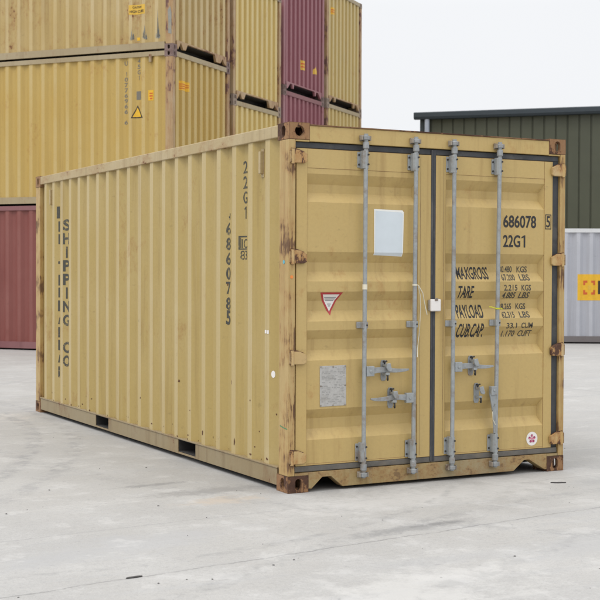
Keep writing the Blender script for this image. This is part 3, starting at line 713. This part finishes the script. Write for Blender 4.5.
# locking gear
YB = -.032
def bar(D, x, x_bot):
    lean = lambda z: x+(x_bot-x)*(2.5-z)/2.4
    b = MB(); b.tube([(lean(.075), YB, .075), (lean(2.535), YB, 2.535)], .0160, 16); b.build('locking_bar', M['galv'], D, smooth=40)
    for z0, z1 in ((2.287, 2.416), (.188, .328)):
        xx = lean((z0+z1)/2); b = MB()
        b.box(xx-.047, OUT-.010, z0+.008, xx+.027, OUT-.004, z1-.008)          # base plate
        b.prism([(-.024, 0), (-.024, -.034), (-.014, -.052), (.014, -.052), (.024, -.034), (.024, 0)], z1-z0, lambda u, v, k: (xx+u, v+.006, z0+k))
        b.build('bar_guide', M['galv'], D, bevel=.003)
        b = MB()
        for zz in (z0+.03, z1-.03):
            b.tube([(xx+.012, -.050, zz), (xx+.012, -.0535, zz)], .007, 8); b.tube([(xx-.036, .006, zz), (xx-.036, -.002, zz)], .007, 8)
        b.build('guide_bolt', M['dark'], D)
        for zc in (z0-.008, z1+.008):
            pass
    xx = lean(1.17); b = MB()
    b.prism([(-.045, .006), (-.045, -.004), (-.022, -.010), (-.022, -.052), (.022, -.052), (.026, -.010), (.026, .006)], .046, lambda u, v, k: (xx+u, v+.006, 1.147+k))
    b.build('bar_clamp', M['galv_old'], D, bevel=.003)
    b = MB(); b.tube([(xx+.012, -.045, 1.17), (xx+.012, -.050, 1.17)], .006, 8); b.build('guide_bolt', M['dark'], D)
    for zc, s in ((2.505, 1), (.098, -1)):
        xx = lean(zc)
        # collar and cam on the bar
        b = MB(); b.tube([(xx, YB, zc-.075*s), (xx, YB, zc-.030*s)], .023, 14)
        b.tube([(xx, YB, zc-.014), (xx, YB, zc+.014)], .027, 12)
        b.prism([(-.012, -.024), (.036, -.030), (.046, -.010), (.030, .012), (-.010, .016)], .020, lambda u, v, k: (xx+u, YB+.026+v*.6, zc-.010+k))
        b.build('bar_cam', M['galv_old'], D, bevel=.003, smooth=40)
        # keeper on header or sill
        b = MB(); b.box(xx-.036, -.008, zc-.022, xx+.036, .0015, zc+.022)
        b.box(xx-.040, -.046, zc-.016, xx-.028, -.0082, zc+.018); b.box(xx+.030, -.038, zc-.018, xx+.042, -.0082, zc+.016)
        b.box(xx-.0278, -.030, zc+s*.016-.004, xx+.0298, -.0083, zc+s*.016+.004)
        b.build('cam_keeper', M['keeper'], C, bevel=.003)
    return lean
BX = [(.600, .592), (1.026, 1.015), (1.364, 1.358), (1.779, 1.754)]
lean1 = bar(D1, *BX[0]); lean2 = bar(D1, *BX[1]); lean3 = bar(D2, *BX[2]); lean4 = bar(D2, *BX[3])
def handle(D, xb, z, s, length, droop=0.):
    b = MB(); b.box(min(xb+s*.012, xb+s*.075), -.052, z-.035, max(xb+s*.012, xb+s*.075), -.020, z+.037); b.tube([(xb+s*.044, -.050, z), (xb+s*.044, -.058, z)], .011, 10)
    b.build('handle_hub', M['galv'], D, bevel=.003)
    n = 10; pts = []
    b = MB()
    def sec(t):
        u = xb+s*(.045+t*(length-.045)); zz = z+.006*math.sin(t*6)+droop*t; h_ = .016*(1-t)**.6+.0065; y = -.040+.012*math.sin(t*3.1)
        return [(u, y-.007, zz-h_), (u, y+.005, zz-h_), (u, y+.005, zz+h_), (u, y-.007, zz+h_)]
    vs = []; fs = []
    for i in range(n+1): vs += sec(i/n)
    for i in range(n):
        for j in range(4): fs.append((i*4+j, i*4+(j+1) % 4, i*4+4+(j+1) % 4, i*4+4+j))
    fs += [(0, 1, 2, 3), (n*4+3, n*4+2, n*4+1, n*4)]
    b.add(vs, fs); b.build('handle', M['galv_old'], D, bevel=.002, smooth=50)
def retainer(D, x, z, closed=True):
    b = MB(); pl_ = [(-.016, -.075), (.016, -.075), (.024, -.055), (.024, .055), (.016, .075), (-.016, .075), (-.024, .055), (-.024, -.055)]
    b.prism(pl_, .006, lambda u, v, k: (x+u, OUT-.0065+k, z+v)); b.build('handle_retainer', M['galv_old'], D, bevel=.002)
    b = MB()
    b.prism([(-.020, .052), (.014, .056), (.020, .030), (.030, .012), (.022, -.006), (-.006, .002), (-.018, .024)], .016, lambda u, v, k: (x+u, -.066+k, z+v))
    b.box(x-.012, -.052, z+.028, x+.010, .006, z+.048)
    b.box(x-.016, -.046, z-.036, x+.016, .006, z-.018)
    if closed: b.box(x-.018, -.060, z-.030, x+.012, -.048, z-.012)
    b.build('handle_catch', M['galv'], D, bevel=.003)
    b = MB(); b.tube([(x-.004, -.052, z-.030), (x-.004, -.055, z-.052), (x+.002, -.045, z-.066), (x+.008, -.032, z-.060)], .007, 8); b.tube([(x, .006, z+.064), (x, -.006, z+.064)], .008, 8)
    b.tube([(x-.010, -.020, z+.050), (x-.012, -.030, z+.066), (x+.004, -.034, z+.070)], .006, 8)
    b.build('retainer_pin', M['dark'], D, smooth=50)
handle(D1, lean1(.84), .838, 1, .372, .006); retainer(D1, .782, .838)
handle(D1, lean2(.64), .634, -1, .372, .006); retainer(D1, .842, .636)
handle(D2, lean3(.85), .846, 1, .365, .0); retainer(D2, 1.552, .850)
retainer(D2, 1.606, .640, False)
# fourth handle hangs down beside its bar
xx = lean4(.66)
b = MB(); b.box(xx-.060, -.056, .625, xx-.006, -.018, .690); b.tube([(xx-.034, -.054, .660), (xx-.034, -.062, .660)], .010, 10); b.build('handle_hub', M['galv'], D2, bevel=.003)
b = MB(); vs = []; fs = []; n = 9
for i in range(n+1):
    t = i/n; z = .635-.30*t; w = .019*(1-t)+.010; u = xx-.040+.012*math.sin(t*2.6)+.014*t
    vs += [(u-w, -.046, z), (u+w, -.046, z), (u+w, -.034, z), (u-w, -.034, z)]
for i in range(n):
    for j in range(4): fs.append((i*4+j, i*4+(j+1) % 4, i*4+4+(j+1) % 4, i*4+4+j))
fs += [(0, 1, 2, 3), (n*4+3, n*4+2, n*4+1, n*4)]
b.add(vs, fs); h4 = b.build('handle', M['galv'], D2, bevel=.002, smooth=50); h4['label'] = 'handle hanging straight down beside its bar'
# white box clipped over the meeting seal
b = MB(); b.box(1.172, -.020, 1.262, 1.262, .0055, 1.352); b.build('seal_box', M['white'], C, bevel=.008)
b = MB(); b.box(1.205, -.024, 1.340, 1.232, -.0202, 1.360); b.box(1.160, -.004, 1.268, 1.1715, .0052, 1.346); b.build('seal_box_clip', M['keeper'], C)
# nylon ties
def tie(path, mat, D, r=.0022):
    MB().tube(path, r, 6).build('cable_tie', mat, D, smooth=60)
x2 = lean2(1.45)
MB().tube([(x2, YB, 1.452), (x2, YB, 1.462)], .0195, 14).build('cable_tie', M['tie_white'], D1, smooth=40)
tie([(x2+.018, -.050, 1.455), (x2+.06, -.045, 1.40), (x2+.085, -.03, 1.33), (x2+.115, -.02, 1.24)], M['tie_white'], D1, .0035)
tie([(x2+.018, -.048, 1.455), (x2+.045, -.035, 1.38), (x2+.058, -.02, 1.28), (x2+.050, -.02, 1.12), (x2+.022, -.035, .99), (x2+.012, -.052, .93)], M['tie_white'], D1, .003)
x4 = lean4(1.27)
MB().tube([(x4, YB, 1.272), (x4, YB, 1.284)], .0195, 14).build('cable_tie', M['tie_yellow'], D2, smooth=40)
tie([(x4-.02, -.05, 1.277), (x4-.055, -.045, 1.288), (x4-.075, -.03, 1.292)], M['tie_yellow'], D2, .004)
tie([(x4+.018, -.05, 1.278), (x4+.045, -.04, 1.272)], M['tie_yellow'], D2, .004)
x1_ = lean1(1.44); MB().tube([(x1_, YB, 1.425), (x1_, YB, 1.462)], .0185, 14).build('tape_wrap', M['tie_white'], D1, smooth=40)
x4b = lean4(.50)
tie([(x4b-.02, -.05, .56), (x4b-.05, -.056, .50), (x4b-.045, -.056, .44), (x4b-.02, -.053, .40)], M['tie_white'], D2, .003)

# stickers and plates on the doors
dd = lambda nm, polys, mat, D, e=.0015, label=None: decal(nm, poly_bm(polys), door_fn(e), mat, D, (), vbD, label=label)
dd('paper_notice', [[(.700, 1.672), (.945, 1.664), (.952, 1.985), (.94, 2.0), (.698, 2.004)]], M['paper_edge'], D1, .0015)
dd('paper_notice_face', [[(.707, 1.672), (.938, 1.667), (.943, 1.972), (.93, 1.985), (.709, 1.993)]], M['paper'], D1, .0022)
TR = [(.262, 1.404), (.445, 1.404), (.352, 1.240)]
def shrink(p, k, off=(0, 0)):
    cx = sum(a for a, b in p)/len(p); cy = sum(b for a, b in p)/len(p); return [(cx+(a-cx)*k+off[0], cy+(b-cy)*k+off[1]) for a, b in p]
dd('warning_sticker', [TR], M['red_vinyl'], D1)
dd('warning_sticker_face', [shrink(TR, .74)], M['white'], D1, .0024)
dd('warning_sticker_print', [rect(.305, 1.365, .400, 1.371), rect(.312, 1.354, .394, 1.360), rect(.320, 1.343, .386, 1.349), rect(.338, 1.318, .366, 1.324), rect(.343, 1.304, .361, 1.311)], M['grey_print'], D1, .0034)
MB().prism([(.258, .596), (.472, .598), (.470, .886), (.256, .884)], .003, lambda u, v, k: (u, OUT-.0032+k, v)).build('data_plate', M['plate'], D1, bevel=.001)
pr_ = []; zz = .868; random.seed(4)
while zz > .612:
    u = .272
    while u < .455:
        w = random.uniform(.008, .035)
        if random.random() < .62: pr_.append(rect(u, zz, min(u+w, .458), zz+.0045))
        u += w+random.uniform(.004, .014)
    zz -= random.choice((.0095, .012, .017))
decal('data_plate_print', poly_bm(pr_), lambda u, v: (u, OUT-.0040, v), M['engrave'], D1)
b = MB()
for u in (.264, .364, .464):
    for v in (.604, .878): b.tube([(u, OUT-.003, v), (u, OUT-.0075, v)], .0055, 8)
for u in (.264, .464): b.tube([(u, OUT-.003, .742), (u, OUT-.0075, .742)], .0055, 8)
b.build('rivets', M['keeper'], D1)
dd('round_sticker', [ngon(2.138, .264, .054, .054, 32)], M['white'], D2)
rs = []
for k_ in range(5):
    a = rad(90*k_/1.25+20); rs.append(ngon(2.138+.024*math.cos(a), .264+.024*math.sin(a), .012, .011, 7, .3*k_, .3*k_+2*math.pi))
dd('round_sticker_print', rs, M['magenta'], D2, .0022)
dd('round_sticker_emblem', [rect(2.108, .260, 2.168, .270), rect(2.134, .236, 2.143, .259), rect(2.134, .271, 2.143, .292)], M['pink'], D2, .003)

# lettering on the right door
items = [('686078', 1.850, 1.893, 2.164, 1.990), ('22G', 1.850, 1.744, 2.012, 1.838), ('1', 2.024, 1.744, 2.060, 1.838)]
for i_ in items: decal('lettering', text_bm([i_], .022), door_fn(), M['ink'], D2, (), vbD)
bm = text_bm([('5', 2.259, 1.903, 2.297, 1.990)], .012)
fw = .006
for p in (rect(2.248, 1.888, 2.308, 1.888+fw), rect(2.248, 2.003-fw, 2.308, 2.003), rect(2.248, 1.888+fw, 2.248+fw, 2.003-fw), rect(2.308-fw, 1.888+fw, 2.308, 2.003-fw)):
    bm.faces.new([bm.verts.new((u, v, 0)) for u, v in p])
decal('check_digit', bm, lambda u, v: (u, OUT-.0055, v), M['ink'], D2)
lines = [('MAXGROSS', 1.440, 1.498, 1.730, 1.592), ('TARE', 1.440, 1.356, 1.584, 1.450), ('PAYLOAD', 1.440, 1.205, 1.684, 1.307), ('CUB.CAP.', 1.440, 1.060, 1.688, 1.166)]
for i_ in lines: decal('lettering', text_bm([i_], .018), door_fn(), M['ink'], D2, (), vbD)
M['ink_mid'] = worn_lettering('worn stencil', (.055, .05, .04), (.40, .30, .14), .40)
nums = [('30.480', 1.844, 1.552, 1.965, 1.600), ('KGS', 2.012, 1.552, 2.110, 1.600), ('67.200', 1.850, 1.490, 1.975, 1.538), ('LBS', 2.018, 1.490, 2.116, 1.538),
        ('2.215', 1.862, 1.412, 1.988, 1.458), ('KGS', 2.028, 1.412, 2.118, 1.458), ('4.885', 1.862, 1.352, 1.984, 1.400), ('LBS', 2.020, 1.352, 2.118, 1.400),
        ('28.265', 1.842, 1.268, 1.962, 1.314), ('KGS', 2.004, 1.268, 2.098, 1.314), ('62.315', 1.854, 1.204, 1.972, 1.252), ('LBS', 2.020, 1.204, 2.116, 1.252),
        ('33.1', 1.890, 1.122, 1.988, 1.166), ('CUM', 2.030, 1.122, 2.138, 1.166), ('1.170', 1.866, 1.058, 1.988, 1.106), ('CUFT', 2.022, 1.058, 2.148, 1.106)]
for i_ in nums: decal('lettering', text_bm([i_], .016), door_fn(), M['ink_mid'], D2, (), vbD)

# lettering and marks on the long side
ubS = [-t for t, d in sideT]
def sidefn(e=.0018): return lambda u, v: (.010+interp(sideT, -u)-e, -u, v)
def stack_text(s, yc, w, zt, zb, mat, fill=.74, bold=.03):
    n = len(s); st = (zt-zb)/(n-1+fill); it = []
    for i, ch in enumerate(s):
        if ch == ' ': continue
        ww = w*(.22 if ch in '1I' else 1); z = zt-i*st
        it.append((ch, -yc-ww/2, z-st*fill, -yc+ww/2, z))
    decal('lettering', text_bm(it, bold), sidefn(), mat, C, ubS)
def column(s, yc, w, zs, h, mat, bold=.03):
    it = []
    for ch, z in zip(s, zs):
        if ch == ' ': continue
        ww = w*(.22 if ch == 'I' else .5 if ch == '1' else 1); it.append((ch, -yc-ww/2, z-h, -yc+ww/2, z))
    decal('lettering', text_bm(it, bold), sidefn(), mat, C, ubS)
zz_ = [2.091-i*.1416 for i in range(11)]
column('SHIPPING', 5.066, .100, zz_[:8], .118, M['ink_side'], .035)
column('CO', 5.066, .100, zz_[9:], .118, M['ink_side'], .035)
zc_ = lambda py: 2.236-(py-205)*1.81/173
st_ = []
for p0, p1, w_ in ((205, 217, .034), (220, 230.5, .014), (233, 243, .013), (260.5, 263, .016), (274, 285, .014), (287, 297, .014), (300, 311, .018), (327, 337.5, .016), (340, 350.5, .016), (367, 378, .016)):
    st_.append(rect(-5.337-w_, zc_(p1), -5.325, zc_(p0)))
for p0, p1 in ((317, 324), (355, 363)): st_.append([(-5.355, zc_(p1)), (-5.335, zc_(p1)), (-5.322, zc_(p0)), (-5.336, zc_(p0))])
decal('lettering', poly_bm(st_), sidefn(), M['ink_side'], C, ubS)
column('22G1', .792, .062, [2.379, 2.265, 2.152, 2.038], .092, M['ink_side'], .012)
zn_ = [1.928, 1.812, 1.698, 1.584, 1.472, 1.352]
column('686078', 1.085, .060, zn_, .097, M['ink_side'], .015)
column('5', 1.085, .060, [1.252], .112, M['ink_side'], .03)
decal('lettering_fragment', poly_bm([[(-1.072, 1.945), (-1.064, 1.945), (-1.060, 1.998), (-1.070, 1.998)], [(-1.085, 1.962), (-1.073, 1.962), (-1.073, 1.972), (-1.085, 1.978)]]), sidefn(), M['ink_side'], C, ubS)
bm = text_bm([('IC', -.835, 1.727, -.762, 1.795), ('83', -.845, 1.640, -.762, 1.708)], .0)
for p in (rect(-.861, 1.716, -.851, 1.818), rect(-.850, 1.808, -.765, 1.818), rect(-.850, 1.716, -.765, 1.724), rect(-.846, 1.727, -.841, 1.806)):
    bm.faces.new([bm.verts.new((u, v, 0)) for u, v in p])
decal('code_emblem', bm, sidefn(), M['ink_side'], C, ubS)
def sdec(nm, polys, mat): decal(nm, poly_bm(polys), sidefn(), mat, C, ubS)
sdec('white_sticker', [rect(-.388, 1.104, -.360, 1.130), rect(-.350, 1.103, -.324, 1.129)], M['white'])
decal('round_mark', poly_bm([ngon(-.285, .815, .016, .026, 16)]), sidefn(), M['white'], C, ubS)
pf = lambda u, v: (-.0022, -u, v)
decal('blue_mark', poly_bm([ngon(-.073, 1.618, .016, .014, 10)]), pf, M['blue_dot'], C)
decal('green_mark', poly_bm([[(-.125, .462), (-.07, .452), (-.015, .447), (-.015, .453), (-.07, .459), (-.125, .469)]]), pf, M['green_line'], C)
MB().prism(ngon(.022, 1.513, .012, .012, 10), .0015, lambda u, v, k: (u, -.0020+k, v)).build('orange_mark', M['orange_dot'], C)
for yy, w_ in ((.500, .05), (5.585, .05)):
    b = MB(); b.box(.014, yy-.016, 2.262, .048, yy+.016, 2.425); b.box(.040, yy-.022, 2.235, .0475, yy+.022, 2.445); b.build('vent', M['tan_rail'], C, bevel=.007)
# rust scabs and bare scratches low on the side
k = NT('scab rust'); v = k.coords(False)
M['scab'] = k.done(k.mix(k.noise(v, 60, 4, .6), (.05, .022, .014), (.17, .075, .03)), .85)
random.seed(11)
def scab(y, z, w, h):
    n_ = 11; return [(-y+w*math.cos(2*math.pi*i/n_)*random.uniform(.45, 1.1), z+h*math.sin(2*math.pi*i/n_)*random.uniform(.45, 1.1)) for i in range(n_)]
pol = []
for y_, z_, w_, h_ in ((1.03, .70, .016, .018), (.90, .26, .014, .030), (.43, .62, .013, .013), (.42, .36, .010, .030), (.63, .60, .010, .008), (1.50, .26, .014, .022), (1.26, .22, .018, .008),
                       (2.0, .64, .012, .012), (.62, .20, .022, .008), (1.8, .21, .022, .007), (.35, .20, .02, .01), (2.6, .22, .02, .008), (3.3, .21, .02, .007), (.72, .32, .006, .02), (.26, .53, .006, .01), (1.1, 1.45, .008, .012)):
    pol.append(scab(y_, z_, w_, h_))
for i in range(34): pol.append(scab(random.uniform(.3, 5.6), .175+random.random()**3*.25, random.uniform(.004, .012), random.uniform(.003, .012)))
decal('rust_spots', poly_bm(pol), sidefn(.0022), M['scab'], C, ubS)

# ------------------------------------------------------------------ litter and grit on the concrete
def debris(label, x, y, rz, ln, w):
    b = MB(); n = 12
    b.prism([(ln*math.cos(2*math.pi*i/n)*random.uniform(.8, 1.05), w*math.sin(2*math.pi*i/n)*random.uniform(.6, 1.2)) for i in range(n)], .010, lambda u, v, k: (u, v, .001+k*.5))
    o = b.build('debris', M['bark'], None, bevel=.002); o.location = (x, y, 0); o.rotation_euler = (0, 0, rz); tag(o, label, 'debris')
debris('dark flat scrap lying on the crack in the concrete, left foreground', -1.842, -1.85, .15, .052, .013)
debris('thin dark strip lying on the concrete by the right door corner', 2.0, -.474, -.45, .060, .018)
b = MB(); random.seed(5)
for i in range(90):
    d_ = random.uniform(4.5, 13); a_ = random.uniform(-.26, .26)+.4897
    x, y = -4.169+math.sin(a_)*d_, -7.988+math.cos(a_)*d_
    if 0 < x < Wd and 0 < y < Ln: continue
    s_ = random.choice((.0025, .003, .004, .006)); nn = 6
    b.prism([(x+s_*math.cos(2*math.pi*i_/nn)*random.uniform(.6, 1.3), y+s_*math.sin(2*math.pi*i_/nn)*random.uniform(.6, 1.3)) for i_ in range(nn)], s_*.8, lambda u, v, k: (u, v, .0005+k))
o = b.build('grit', M['stone']); o['kind'] = 'stuff'; tag(o, 'scattered dark grit on the pale concrete', 'grit')
